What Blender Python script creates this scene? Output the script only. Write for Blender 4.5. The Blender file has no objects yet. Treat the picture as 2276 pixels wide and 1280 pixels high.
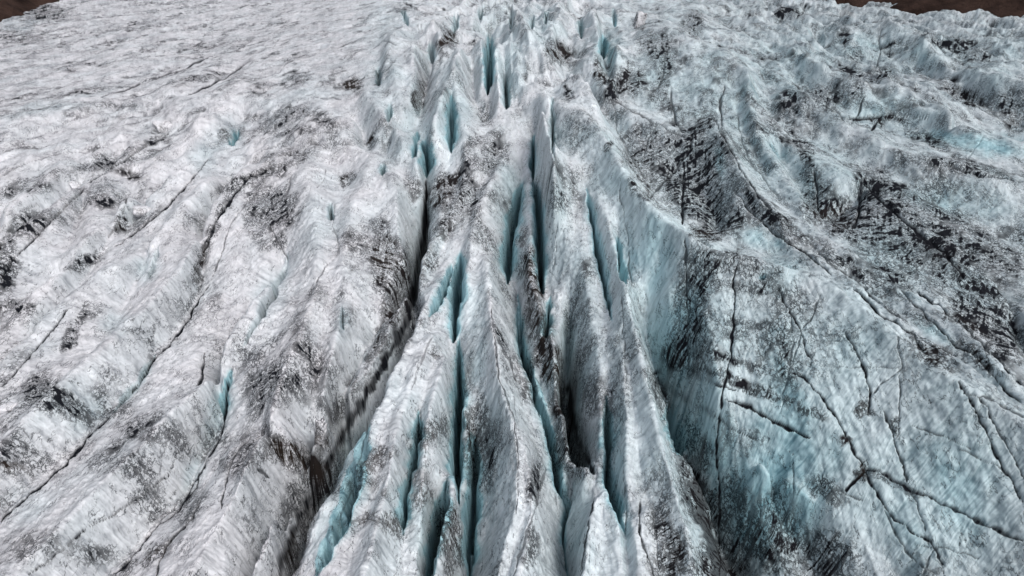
import bpy, math, random, time
import numpy as np
T0 = time.time()
scene = bpy.context.scene
R = math.radians

# ------------------------------------------------------------------ camera
CAM_H, PITCH, FPX = 60.0, R(28.8), 1526.0          # metres, downward tilt, focal length in photo pixels
PW, PH = 2276.0, 1280.0
cd = bpy.data.cameras.new('camera'); cam = bpy.data.objects.new('camera', cd)
scene.collection.objects.link(cam); scene.camera = cam
cam.location = (0, 0, CAM_H); cam.rotation_euler = (math.pi/2 - PITCH, 0, 0)
cd.sensor_width = 36.0; cd.lens = 36.0*FPX/PW; cd.clip_start = 0.5; cd.clip_end = 6000

# ------------------------------------------------------------------ daylight, thin overcast
SUN_EL, SUN_AZ = R(56), R(132)      # azimuth measured from +Y towards +X
w = bpy.data.worlds.new('World'); scene.world = w; w.use_nodes = True
nt = w.node_tree; bg = nt.nodes['Background']
sky = nt.nodes.new('ShaderNodeTexSky'); sky.sky_type = 'NISHITA'; sky.sun_disc = False
sky.sun_elevation = SUN_EL; sky.sun_rotation = SUN_AZ
sky.air_density = 1.0; sky.dust_density = 4.0; sky.ozone_density = 1.0
hs = nt.nodes.new('ShaderNodeHueSaturation'); hs.inputs['Saturation'].default_value = 0.35
nt.links.new(sky.outputs[0], hs.inputs['Color']); nt.links.new(hs.outputs[0], bg.inputs[0])
bg.inputs[1].default_value = 0.15
sd = bpy.data.lights.new('sun', 'SUN'); sun = bpy.data.objects.new('sun', sd)
scene.collection.objects.link(sun)
sd.energy = 1.3; sd.angle = R(18); sd.color = (1.0, 0.965, 0.93)
from mathutils import Vector
sdir = Vector((math.sin(SUN_AZ)*math.cos(SUN_EL), math.cos(SUN_AZ)*math.cos(SUN_EL), math.sin(SUN_EL)))
sun.rotation_euler = sdir.to_track_quat('Z', 'Y').to_euler(); sun.location = (60, 10, 120)
vs = scene.view_settings
vs.view_transform = 'Standard'; vs.look = 'None'; vs.exposure = 0.28; vs.gamma = 1.0

# ------------------------------------------------------------------ geometry of the view of the ground
CP, SP = math.cos(PITCH), math.sin(PITCH)
def ray(u, v):
    a = (u - PW/2)/FPX; b = (v - PH/2)/FPX
    return a, CP - b*SP, -SP - b*CP
def macro(x, y):
    """broad form of the glacier: it climbs in an icefall away from the camera, and the right bank swells"""
    t = np.clip((y - 95)/210.0, 0, 1); t = t*t*(3 - 2*t)
    c = 15.0*t*np.exp(-(x - 5)**2/(2*75.0**2))
    t2 = np.clip((y - 380)/900.0, 0, 1)
    return c + 14*t2
def ground_at(u, v, h):
    """world point where the sight line of a photo pixel meets the glacier at height h over its broad form"""
    dx, dy, dz = ray(np.asarray(u, float), np.asarray(v, float))
    dz = np.minimum(dz, -0.012)
    z = np.asarray(h, float) + 0*dx
    for _ in range(12):
        s = (z - CAM_H)/dz
        z = 0.5*z + 0.5*(macro(dx*s, dy*s) + h)
    s = (z - CAM_H)/dz
    return dx*s, dy*s
def project(x, y, z):
    zz = z - CAM_H
    d = y*CP - zz*SP
    up = y*SP + zz*CP
    return PW/2 + FPX*x/d, PH/2 - FPX*up/d
def base_of(u, v, h):
    x, y = ground_at(u, v, h)
    return project(x, y, 0*x)

# ------------------------------------------------------------------ noise
rng = np.random.RandomState(7)
PERM = np.concatenate([rng.permutation(512)]*3).astype(np.int64)
GA = rng.rand(512)*2*np.pi; GX, GY = np.cos(GA).astype(np.float32), np.sin(GA).astype(np.float32)
def _h(ix, iy, k=0): return PERM[PERM[(ix + k*37) & 511] + (iy & 511)]
def perlin(x, y, k=0):
    ix = np.floor(x).astype(np.int64); iy = np.floor(y).astype(np.int64)
    fx = (x - ix).astype(np.float32); fy = (y - iy).astype(np.float32)
    sx = fx*fx*fx*(fx*(fx*6 - 15) + 10); sy = fy*fy*fy*(fy*(fy*6 - 15) + 10)
    def g(dx, dy):
        h = _h(ix + dx, iy + dy, k)
        return GX[h]*(fx - dx) + GY[h]*(fy - dy)
    a = g(0, 0); b = g(1, 0); c = g(0, 1); d = g(1, 1)
    a = a + (b - a)*sx; c = c + (d - c)*sx
    return (a + (c - a)*sy)*1.5
def fbm(x, y, o=4, k=0, gain=0.5):
    s = 0; a = 1.0; n = 0
    for i in range(o):
        s = s + a*perlin(x*2**i + 17.3*i, y*2**i - 9.1*i, k + i); n += a; a *= gain
    return s/n
def ridged(x, y, o=4, k=0, gain=0.5):
    s = 0; a = 1.0; n = 0
    for i in range(o):
        s = s + a*(1 - np.abs(perlin(x*2**i + 7.7*i, y*2**i + 3.3*i, k + i))*1.7); n += a; a *= gain
    return s/n
RX = rng.rand(512).astype(np.float32); RY = rng.rand(512).astype(np.float32)
def worley(x, y, k=0):
    ix = np.floor(x).astype(np.int64); iy = np.floor(y).astype(np.int64)
    f1 = np.full(x.shape, 9., np.float32); f2 = f1.copy()
    for dx in (-1, 0, 1):
        for dy in (-1, 0, 1):
            h = _h(ix + dx, iy + dy, k)
            d = (ix + dx + RX[h] - x)**2 + (iy + dy + RY[h] - y)**2
            d = d.astype(np.float32)
            f2 = np.minimum(f2, np.maximum(f1, d)); f1 = np.minimum(f1, d)
    return np.sqrt(f1), np.sqrt(f2)
def sm(x, a, b):
    t = np.clip((x - a)/(b - a), 0, 1); return t*t*(3 - 2*t)

# ------------------------------------------------------------------ traced form of the glacier
# every line: photo pixel positions of something seen on the ice and its height over the glacier's broad form
LINES = []       # (points, heights, ridge id or None)
def P(s): return [tuple(float(q) for q in p.split(',')) for p in s.split()]
def L(s, h, rid=None):
    pts = P(s)
    hs_ = h if isinstance(h, (list, tuple)) else [h]
    hh = np.interp(np.linspace(0, 1, len(pts)), np.linspace(0, 1, len(hs_)), hs_)
    hh = np.where(hh > 0, hh*1.3, np.maximum(hh*1.35, np.minimum(hh, -11.0)))
    mu, mv = np.mean([q[0] for q in pts]), np.mean([q[1] for q in pts])
    if 800 < mu < 1440 and mv < 345 and rid != 'wall' and rid != 'darkridge': hh = np.where(hh > 0, hh*2.3, hh*1.5)
    if rid in ('V', 'field') and np.mean([q[0] for q in pts]) < 600: hh = hh*1.45
    LINES.append((pts, hh, rid))
def C(s, h, rid=None): L(s, h, rid or 'field')
def V(s, h): L(s, h, 'V')
def B(s, h, dx, dy, hv):             # foot of the slope that is hidden behind a crest
    pts = P(s); L(' '.join('%g,%g' % (x + dx, y + dy) for x, y in pts), hv)

# --- left field
V('-330,1400 -150,1280 0,1157 75,1090 145,1030 205,960 250,917 290,877 320,835 345,795 380,760 415,715 440,670 455,610 460,550 475,500 500,465 520,430 550,395 600,372 650,345', [-2.2, -2.4, -2.6, -3.2, -3, -2])
V('170,1400 245,1280 280,1255 315,1210 350,1170 395,1135 425,1090 445,1050 465,1015 490,970 500,930 503,875 515,820 530,785 555,750 575,710 600,670 625,620 638,575', [-3.2, -3.2, -4.2, -4.4, -3.6, -2.4])
V('-300,1130 -150,1000 0,860 30,828 60,795 90,760 120,725 150,685 190,640 255,545 300,515 350,475 395,430 435,385 460,355 505,328', [-2.4, -2.6, -3, -2.6, -3.6, -2.5])
V('-250,800 -100,755 0,722 50,695 100,660 150,625 200,590 240,560', [-2.4, -2, -1.6])
V('205,790 230,755 270,700 300,650 330,600 350,545 372,490', [-1, -2.2, -2.4, -1])
V('-250,860 -100,720 0,620 25,575 65,537 95,505 130,470 165,435 190,410 230,385 270,357 310,328 350,310 375,295', [-3, -3.6, -3, -2.4, -2])
V('-200,640 -60,560 0,500 40,450 90,420', [-2.4, -2, -1])
V('150,560 175,500 195,460 225,430 260,400 310,398', [-1.5, -2.6, -2.2])
V('240,525 262,495 285,455 310,445 330,470', [-1, -3, -2.4])
V('480,320 510,325 520,310 545,275 575,262', [-1.2, -3, -1.6])
V('220,215 270,200 325,175 400,155 440,135 475,120', [-1.6, -2])
V('420,205 470,185 520,160 540,142', [-1.6, -2])
V('90,330 160,290 230,262 290,232 350,222', [-1.3, -1.6])
V('200,320 250,290 310,262 360,250', [-1.2, -1.8])
V('-100,230 0,205 90,200 160,180 210,160', [-1.4, -1.6])
C('-330,1560 -150,1400 0,1275 90,1200 170,1120 240,1050 310,980 380,900 440,840 490,760 540,690 590,620', [1.0, 1.2, 1.0, 1.4])
C('-330,1240 -150,1110 0,975 70,905 130,850 190,790 255,735 300,690 350,640 395,590 430,520 465,440 500,400 560,355', [.8, 1.2, 1.0, 1.2])
C('-200,990 0,805 50,750 100,700 170,640 230,600 290,560 330,520 375,480 430,430 470,380', [.8, .6, 1.2])
C('-200,720 0,545 60,490 110,455 145,425 190,390 240,350 300,310', [1.6, 1.4, .8])
C('-100,690 0,660 60,630 120,590 190,520 240,470 275,430 330,415 380,370 430,345', [0, .8, 1.2, .9])
C('0,455 60,420 130,365 200,340 260,300 330,270 400,225 470,200 540,165', [.8, 1, .8])
C('0,380 80,345 160,310 240,280 300,250', .7)
C('430,270 480,230 520,200 560,190', 1.0)
C('0,270 100,250 200,225 300,205 400,180 470,150', .8)
C('560,385 600,330 640,290 690,270 740,262 790,260', [1, 2.4, 2.6], 'field')
# --- rounded dome left of the dark gully
C('380,1400 420,1280 470,1180 520,1090 560,1000 590,930 620,850 650,770 680,700 700,640 705,560 700,480 690,420 680,385', [1.0, 1.2, 1.6, 2.2, 2.6, 2.2, 2.2], 'dome')
C('500,1400 540,1280 575,1180 600,1100', [-.5, .2, 1.0], 'dome')
C('700,900 720,830 740,760 760,680', [.6, 1.2, 1.6], 'dome')
C('760,600 765,540 775,480 790,440', 1.8, 'dome2')
V('480,1400 500,1280 510,1180 522,1110', [-1.2, -.6, .5])
V('700,640 720,600 745,570 770,540', 0.4)
V('738,450 745,490 745,540', 0.2)
V('592,990 625,1040 660,1060 690,1045', [-2.5, -5, -6])
V('600,470 618,510 632,555', -1.2)
L('570,985 600,965 650,972 700,962', -.6)
# --- the deep dark gully
V('560,1430 609,1290 650,1180 698,1085 733,1010 766,950 798,895 833,840 856,795 879,748 905,705 922,650 920,610 924,560 942,520 947,470 949,420', [-9, -9, -9, -9, -9, -8, -7])
C('520,1430 560,1300 600,1190 640,1110', [-3, -3, -3, -3.5], 'dome')
L('760,870 800,800 840,730 870,660 885,600', [-3.2, -2.4, -1.5])
# --- central fins
C('560,1450 618,1300 658,1190 703,1112 728,1042 758,982 790,937 822,893 845,855', [-1, 0, .5], 'lip')
C('660,1430 703,1285 728,1212 756,1160 783,1090 800,1000 822,912 862,828 887,778 907,728 945,668 978,610', [1.2, 1.2, 1.6, 1.6, 1.2, 1], 'broadfin')
V('650,1440 694,1290 721,1222 749,1165 775,1098 792,1035 807,980 815,925', [-8, -8, -7, -6, -1.5])
C('780,1440 800,1290 830,1200 850,1110 870,1020 880,950 900,880 930,800 960,740', [2, 2, 1.6, 1.2, 1], 'broadfin')
V('930,915 927,980 918,1040 905,1075 897,1120 893,1190 880,1290', [-.5, -3, -3, -1.5])
C('930,1400 930,1290 935,1200 938,1120 942,1030 945,960 955,900 975,830 990,770', [-1, -1, .8, 1.2, 1], 'midfin')
V('950,1420 955,1285 962,1220 976,1160 988,1110 996,1062', [-8, -8, -6, -1])
C('940,1440 957,1290 975,1190 988,1130 1002,1100 1008,1040', [-.5, 0, 0, -1], 'lowfin')
V('1005,755 1017,640 1024,570', [-2, -5, -2])
V('1018,760 1022,840 1018,920 1015,1000 1020,1110', [-3, -7, -8, -6])
V('955,705 980,660 1000,595', [-.5, -2, -1])
C('1028,868 1038,930 1044,975 1042,1030', [-1, -2.6, -5], 'sliver')
V('1035,1440 1045,1285 1043,1205 1046,1140 1056,1090 1054,1010 1050,950 1036,890', [-12, -12, -11, -9, -5, -2])
C('1070,1440 1100,1280 1126,1190 1145,1140 1151,1090 1151,1010 1141,925 1112,850 1101,765 1092,685 1085,620 1080,560', [0, .5, 1.5, 2, 2, 1.4], 'bigfin')
C('1130,1440 1150,1290 1165,1220 1185,1130 1175,1040 1160,960', [1, 1, 1.2, 1], 'bigfin')
C('1035,620 1045,540 1060,470 1080,420 1105,370', [1.0, 1.4, 1.8], 'upfin')
V('1064,700 1052,780 1050,840', [-.5, -1.5, -3])
C('905,640 925,598 942,552 985,502 1010,452 1040,408 1062,372 1090,322 1097,297 1122,252 1150,217 1180,185', [.2, .5, 1, 1.5], 'spine')
V('960,640 985,560 1010,500', [-1.5, -2.5, -1.5])
V('1030,500 1050,440 1085,390 1110,330', [-.5, -1, -.5])
# --- gully right of the big fin, and brown ridge
V('1270,1440 1258,1285 1247,1225 1257,1170 1266,1125 1241,1070 1230,1010 1215,940 1195,885 1162,805 1150,710 1150,655 1128,605 1130,530 1148,455 1160,410 1163,380', [-11, -11, -9, -7, -7, -7, -5, -2])
C('1305,1050 1290,985 1271,930 1257,860 1243,790 1225,728 1190,650 1172,590 1180,520 1183,450 1180,410', [-1, -.5, 0, .5, .6, .5], 'brownridge')
C('1180,760 1195,820 1220,890 1240,960 1265,1040', [-2, -3, -3], 'brownridge')
V('1345,1085 1318,1052 1290,1000 1270,930 1258,860 1258,775 1268,690', [-4, -8, -9, -7, -3])
V('1203,640 1202,600 1200,540 1199,470 1185,405 1187,350 1187,300', [-6, -6, -4, -3, -1.5])
V('1218,730 1222,690 1212,650', [-3, -3])
C('1240,728 1256,700 1265,683', [-1.5, 0], 'brownridge')
# --- white fin to the right of the centre
C('1280,1440 1290,1290 1305,1190 1320,1105 1347,1086', [.5, 1, 1.2, .2], 'lowwedge')
C('1380,1440 1384,1290 1382,1210 1372,1150 1352,1095', [.5, .5, 1, .2], 'lowwedge')
V('1352,1085 1351,990 1350,880', [-5, -4, -1])
V('1405,1300 1390,1190 1372,1125 1354,1082', [-1, -3, -5])
C('1340,1068 1335,960 1335,870 1330,800 1315,700 1300,600 1280,500 1270,420', [-1.5, -.5, .5, 2.5, 5], 'slatefin')
C('1550,1440 1541,1290 1535,1205 1511,1120 1491,1040 1466,960 1446,865 1426,790 1397,665 1385,600 1350,480 1310,390', [1.5, 2, 2.4, 3.2, 4.5, 6.5, 8.5], 'whitefin')
C('1420,1440 1420,1290 1410,1190 1395,1100 1390,1010 1390,900 1385,820 1375,740', [1.5, 1.5, 1.6, 2, 2.2], 'whitefin')
V('1305,420 1320,500 1335,575 1348,640 1358,705', [4.5, 2, -.5])
V('1372,525 1380,580 1392,640', [5, 2])
V('1450,1440 1465,1290 1445,1200 1432,1120', [.5, 0, 1])
# --- gully at the foot of the great wall
V('1700,1440 1625,1290 1585,1200 1548,1100 1510,1000 1478,905 1445,810 1430,740', [-15, -15, -12, -9, -5, -1])
C('1470,935 1490,960 1505,1010 1530,1030 1550,1075 1570,1120', [-2.5, -2, -3.5, -6], 'rubble')
# --- the great wall
C('1200,190 1265,220 1320,270 1355,310 1380,360 1410,405 1445,445 1490,485 1520,505 1555,527 1600,550 1660,566 1720,582 1800,604 1866,640 1946,700 1996,745 2056,785 2126,835 2176,870 2226,900 2276,935 2400,1020 2560,1130', [8, 10.5, 11.8, 12, 11.4, 11, 10.5, 10, 9.5], 'wall')
L('1560,700 1600,860 1660,1000 1720,1120 1790,1240 1860,1400', [6.5, 3.5, -1, -3.5, -5.5, -7])
L('1700,740 1800,880 1900,1010 2010,1150 2120,1280 2260,1420', [7, 4.5, 2, .5, -1])
L('1470,560 1480,660 1500,800 1530,900', [7, 5, 0.5, -3])
V('1740,1050 1800,1110 1870,1200 1930,1300', [-.6, -1.6, -3])
C('1690,1010 1760,1060 1830,1110 1900,1180 1960,1240 2010,1300', [.8, .2, -1.2, -2.2], 'wall')
# behind the great wall
V('1285,222 1340,265 1378,305 1402,345 1432,388 1455,425 1490,465', [-2, -1, 0, 1.5, 3])
V('1880,632 1960,690 2010,735 2070,775 2140,825 2190,860 2240,888 2290,922 2420,1000', [6.5, 6.5, 6])
V('1575,540 1620,548 1680,560 1740,572 1800,590', [8, 5, 5.5, 6])
C('1590,267 1620,320 1645,370 1685,430 1720,462 1765,512 1810,556 1880,606 1950,655 2030,720 2110,780 2190,835 2250,880 2276,905 2400,985', [8, 9, 9.5, 9.5, 9.5, 9], 'knife')
V('1700,420 1735,455 1780,500 1825,542 1900,596 1960,640 2040,702 2120,762 2200,815 2276,880', [5.5, 5.5, 5.5])
C('1640,440 1680,478 1740,520 1790,570', [7, 7.5], 'knife')
C('1676,250 1706,325 1741,380 1781,440 1801,500 1891,545 1956,580 1996,605 2041,640 2126,705 2196,770 2251,825 2276,850 2400,960', [7, 7.5, 8.5, 9, 9, 8.5], 'outercrest')
V('1500,395 1560,440 1590,490 1590,530', [1.5, 2, 3])
C('1350,215 1405,245 1460,275 1535,310 1560,290 1590,266', [3, 4, 5, 6.5], 'darkridge')
V('1360,190 1420,232 1480,262 1520,296 1545,280 1560,262', [0, 1.5, 3])
L('1420,300 1460,330 1500,345 1560,390', [1.5, 3])
# dark trough and parallel ridges of the right bank
V('1730,350 1770,420 1800,470 1830,500 1900,470 1916,430 1951,455 1996,490 2041,528 2101,575 2146,622 2200,690 2276,800 2400,930', [3, 3, 2.5, 2.5])
C('1700,278 1751,310 1801,340 1856,370 1920,400 1990,450 2060,500 2130,540 2210,600 2276,660 2450,800', [6, 8, 8, 7.5], 'troughridge')
V('1745,290 1800,318 1870,350 1950,385 2030,430 2120,470 2276,560 2450,660', [3.4, 3.4, 3.4])
C('1736,200 1816,230 1876,270 1936,295 1986,320 2056,345 2126,360 2206,390 2276,400 2450,450', [7, 8.4, 8.4], 'scallopridge')
V('1760,190 1830,215 1876,256 1941,283 2010,310 2126,340 2276,362 2450,400', [1.4, 1, 1])
C('1791,120 1876,160 1936,170 2026,185 2101,220 2126,250 2201,285 2276,310 2450,370', [7.5, 9, 9], 'cyanridge')
V('1810,105 1880,145 1940,157 2030,172 2110,203 2150,235 2276,290', [1, 1])
C('1776,45 1876,47 1956,55 2026,75 2120,120 2200,150 2276,170 2450,220', [8, 10, 10], 'farridge')
V('1790,35 1880,38 1960,45 2035,64 2130,105 2276,150', 2)
C('1465,55 1530,80 1610,120 1660,155 1670,220 1685,290 1720,350 1745,400', [7, 9, 9.5, 8, 6.5], 'curvedridge')
V('1690,130 1700,200 1715,270', [3, 3])
V('1600,240 1640,250 1660,320 1700,400', [4, 4])
V('1400,180 1480,200 1540,240', [2, 2.5])
C('1560,25 1640,30 1700,60 1760,90', [4.5, 5], 'right')
# --- icefall in the middle distance
C('1025,90 1010,120 985,190 960,260 940,310', [3, 3.5, 3, 1], 'serac')
C('1010,190 1030,270 1035,330 1025,390', [2, 1.5, .5], 'serac')
V('1000,222 1002,270 1004,330', [0, -.5])
V('1086,78 1087,130 1085,205', [-3, -5, -4])
C('1075,70 1072,130 1066,185', [2, 1.5], 'tower')
C('1102,80 1106,140 1105,200 1112,240', [3, 2.5, 1], 'tower2')
V('1124,165 1124,240', [-.5, -2])
V('1052,200 1060,250 1075,290 1090,285', [-3, -3])
C('1135,95 1150,150 1165,190', [2.5, 2], 'tower2')
V('965,140 960,180 945,220 935,280', [-3, -4, -4])
C('915,95 925,150 905,190', [2, 1.6], 'serac2')
C('875,70 860,110 850,150', [1.6, 1.4], 'field')
C('960,45 985,85 960,110', [2.4, 2.0], 'serac2')
V('1010,60 1060,80 1075,60', [-2, -3])
V('935,290 900,300 880,320 860,350', [-2.5, -2])
C('930,300 925,340 940,380', [1.4, .8], 'spurs')
C('850,250 880,280 900,310', [1.6, 1.2], 'spurs')
C('870,130 880,180 895,225', [2, 1.2], 'spurs')
C('810,200 850,240 880,260', [1.5, 1.6], 'field')
V('840,190 846,170 842,150', -1.4)
V('800,180 785,195 760,185', -1.6)
V('790,280 800,300 820,345', [-1.4, -2.2])
V('775,420 768,400 740,365', [-2.4, -1.6])
C('820,350 810,400 790,440', [1, 1.3], 'dome2')
C('855,360 880,410 880,480 900,560', [1.6, 1.3, 0], 'dome2')
V('945,310 950,350 948,400', [-1.4, -4])
C('1000,420 985,460 975,500', [0, 0], 'spine')
V('1030,395 1010,430 1000,410', [-2, -2])
C('1200,200 1215,250 1228,290 1232,360', [5, 5.5, 5.5], 'slatefin')
V('1229,215 1229,300 1230,360', 1.2)
C('1262,145 1290,140 1310,180 1325,230', [3, 4, 3], 'cone')
V('1262,150 1258,180 1262,205', [-1, -1])
V('1337,80 1340,130 1348,160 1355,200 1375,235', [-2, -4, -3, -1])
C('1370,80 1368,130 1362,165', [3, 3], 'right')
C('1322,110 1330,150 1345,200', [2, 2], 'cone')
V('1230,120 1250,145 1265,130', [-2, -2])
C('1180,85 1200,110 1222,140', [2, 2.5], 'cone')
C('1150,30 1165,60 1180,90', [3, 3], 'field')
V('1180,35 1184,70', -2)
C('1240,20 1230,60 1225,90', [3, 2.5], 'field')
V('1290,20 1285,60 1300,90', -1)
C('1315,10 1330,50 1335,80', [3, 2.5], 'field')

GS = 4.0; U0, V0 = -620.0, -150.0
GW, GH = int((2900 - U0)/GS), int((1720 - V0)/GS)
def raster(lines):
    val = np.zeros((GH, GW)); cnt = np.zeros((GH, GW)); rid = np.full((GH, GW), -1, int)
    names = []
    for pts, hh, r in lines:
        p = np.array(pts); seg = np.hypot(*(p[1:] - p[:-1]).T); t = np.concatenate([[0], np.cumsum(seg)])
        n = max(3, int(t[-1]/1.5)); s = np.linspace(0, t[-1], n)
        u = np.interp(s, t, p[:, 0]); v = np.interp(s, t, p[:, 1]); h = np.interp(s, t, hh)
        u0, v0 = base_of(u, v, h)
        i = np.round((u0 - U0)/GS).astype(int); j = np.round((v0 - V0)/GS).astype(int)
        ok = (i >= 0) & (i < GW) & (j >= 0) & (j < GH); i, j, h = i[ok], j[ok], h[ok]
        np.add.at(val, (j, i), h); np.add.at(cnt, (j, i), 1)
        if r is not None:
            if r not in names: names.append(r)
            rid[j, i] = names.index(r)
    return val, cnt, rid, names
VAL, CNT, RID, RNAMES = raster([l for l in LINES if l[2] != 'V' and l[2] is not None] + [l for l in LINES if l[2] is None])
VALV, CNTV, _r, _n = raster([(p_, h_, None) for p_, h_, r_ in LINES if r_ == 'V'])
VALL, CNTL, _r, _n = raster([l for l in LINES if l[2] is None])
VALC, CNTC, _r, _n = raster([(p_, h_, None) for p_, h_, r_ in LINES if r_ not in ('V', None)])
def solve(val, cnt):
    """harmonic sheet stretched over the crest and valley lines"""
    levels = [(val, cnt)]
    while min(levels[-1][0].shape) > 24:
        v_, c_ = levels[-1]; H, W = v_.shape; H2, W2 = (H + 1)//2, (W + 1)//2
        vp = np.zeros((H2*2, W2*2)); cp = vp.copy(); vp[:H, :W] = v_; cp[:H, :W] = c_
        levels.append((vp.reshape(H2, 2, W2, 2).sum((1, 3)), cp.reshape(H2, 2, W2, 2).sum((1, 3))))
    h = None
    for v_, c_ in reversed(levels):
        fix = c_ > 0; tgt = np.where(fix, v_/np.maximum(c_, 1e-9), 0)
        if h is None: h = np.full(v_.shape, tgt[fix].mean())
        else:
            h = np.repeat(np.repeat(h, 2, 0), 2, 1)[:v_.shape[0], :v_.shape[1]]
        h = np.where(fix, tgt, h)
        for _ in range(90):
            q = np.pad(h, 1, mode='edge')
            h = np.where(fix, tgt, 0.25*(q[:-2, 1:-1] + q[2:, 1:-1] + q[1:-1, :-2] + q[1:-1, 2:]))
    return h
def distance(mask):
    """distance to the nearest marked cell (jump flooding)"""
    jj, ii = np.indices(mask.shape); sj = np.where(mask, jj, -9999); si = np.where(mask, ii, -9999)
    d = np.where(mask, 0.0, 1e9); st = 512
    while st >= 1:
        for dy in (-st, 0, st):
            for dx in (-st, 0, st):
                if dx == 0 and dy == 0: continue
                a0, a1 = max(0, -dy), min(GH, GH - dy); b0, b1 = max(0, -dx), min(GW, GW - dx)
                if a1 <= a0 or b1 <= b0: continue
                cj = sj[a0 + dy:a1 + dy, b0 + dx:b1 + dx]; ci = si[a0 + dy:a1 + dy, b0 + dx:b1 + dx]
                nd = np.where(cj > -9000, np.hypot(jj[a0:a1, b0:b1] - cj, ii[a0:a1, b0:b1] - ci), 1e9)
                m = nd < d[a0:a1, b0:b1]
                for arr, c in ((sj, cj), (si, ci), (d, nd)):
                    sub = arr[a0:a1, b0:b1]; sub[m] = c[m]
        st //= 2
    return d
HA = solve(VAL + VALV, CNT + CNTV)                                   # soft sheet
dC, dV = distance(CNTC > 0), distance(CNTV > 0)
HC, HV = solve(VALC, CNTC), solve(VALV, CNTV)
tt = (dV + .3)/(dV + dC + .6)
TENT = HV + (HC - HV)*tt                                             # straight faces between sharp crests and sharp valleys
res = np.where(CNTL > 0, VALL/np.maximum(CNTL, 1) - TENT, 0)
RES = solve(res*(CNTL > 0), ((CNTL > 0) | (CNTC > 0) | (CNTV > 0)).astype(float))
nearc = np.exp(-np.minimum(dC, dV)/60)
HG = .72*(TENT + RES) + .28*HA
def blur(a, n):
    for _ in range(n):
        q = np.pad(a, 1, mode='edge'); a = (q[:-2, 1:-1] + 2*q[1:-1, 1:-1] + q[2:, 1:-1])/4
        q = np.pad(a, 1, mode='edge'); a = (q[1:-1, :-2] + 2*q[1:-1, 1:-1] + q[1:-1, 2:])/4
    return a
HS = 0.65*blur(HG, 2) + 0.35*blur(HG, 6)
def sample(A, u, v):
    x = np.clip((u - U0)/GS, 0, GW - 1.001); y = np.clip((v - V0)/GS, 0, GH - 1.001)
    i = x.astype(int); j = y.astype(int); fx = x - i; fy = y - j
    return (A[j, i]*(1 - fx) + A[j, i + 1]*fx)*(1 - fy) + (A[j + 1, i]*(1 - fx) + A[j + 1, i + 1]*fx)*fy
# which crest every spot climbs to
idx = np.arange(GH*GW).reshape(GH, GW); best = HG.copy(); ptr = idx.copy()
for dy in (-1, 0, 1):
    for dx in (-1, 0, 1):
        if dx == 0 and dy == 0: continue
        q = np.full((GH + 2, GW + 2), -1e9); q[1:-1, 1:-1] = HG
        s_ = q[1 + dy:GH + 1 + dy, 1 + dx:GW + 1 + dx]
        m = s_ > best + 1e-9; best = np.where(m, s_, best)
        jj, ii = np.nonzero(m); ptr[jj, ii] = idx[jj + dy, ii + dx]
ptr = ptr.ravel(); term = RID.ravel() >= 0; ptr[term] = idx.ravel()[term]
for _ in range(14): ptr = ptr[ptr]
RIDGE = RID.ravel()[ptr].reshape(GH, GW)
print('solve', round(time.time() - T0, 1))

# ------------------------------------------------------------------ the glacier mesh
SU, SV = 1.6, 1.8
us = np.arange(-330, 2610, SU); vv = np.arange(-128, 1545, SV)
NU, NV = len(us), len(vv)
UU, VV = np.meshgrid(us, vv)
dx, dy, dz = ray(UU, VV); s = -CAM_H/dz
X, Y = dx*s, dy*s
Z = macro(X, Y) + sample(HS, UU, VV)
dist = np.sqrt(X*X + Y*Y + CAM_H**2); mpp = dist/FPX          # metres per photo pixel
PXu, PXv = project(X, Y, Z)
# medium relief where nothing was traced
al = np.where(X < 0, R(24), R(-4)) ; ca, sa = np.cos(al), np.sin(al)
acr = X*ca - Y*sa; alo = X*sa + Y*ca
wl = sm(-PXu, -900, -500)*sm(-PXv, -560, -250); wr = sm(PXu, 1400, 1750)*sm(-PXv, -420, -160)
wc = np.exp(-((PXu - 1130)/260)**2)*sm(-PXv, -330, -90)
fr = sm(Y, 170, 300)
rg = ridged(acr/11.0, alo/34.0, 4, 3)*(1 - fr) + ridged(acr/24.0 + 2, alo/60.0, 5, 13)*fr
rg2 = ridged(acr/5.0 + 3, alo/11.0, 3, 5)
hollow = np.clip(sm(.62 - rg, -.02, .3)*np.maximum(np.maximum(wl, wr), wc), 0, 1)
flat_l = sm(-X, 20, 70)*sm(Y, 190, 300)
Z += ((rg - .55)*(2.4*wl + (4.2 + 7*fr)*wr + (4.0 + 9*fr)*wc) + (rg2 - .55)*(1.0*wl + .8*wr + 1.6*wc + .2))*(1 - .4*flat_l)
Z += 0.55*fbm(X/4.5, Y/8.0, 3, 11)*(1 + wc)
PXu, PXv = project(X, Y, Z)

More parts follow.
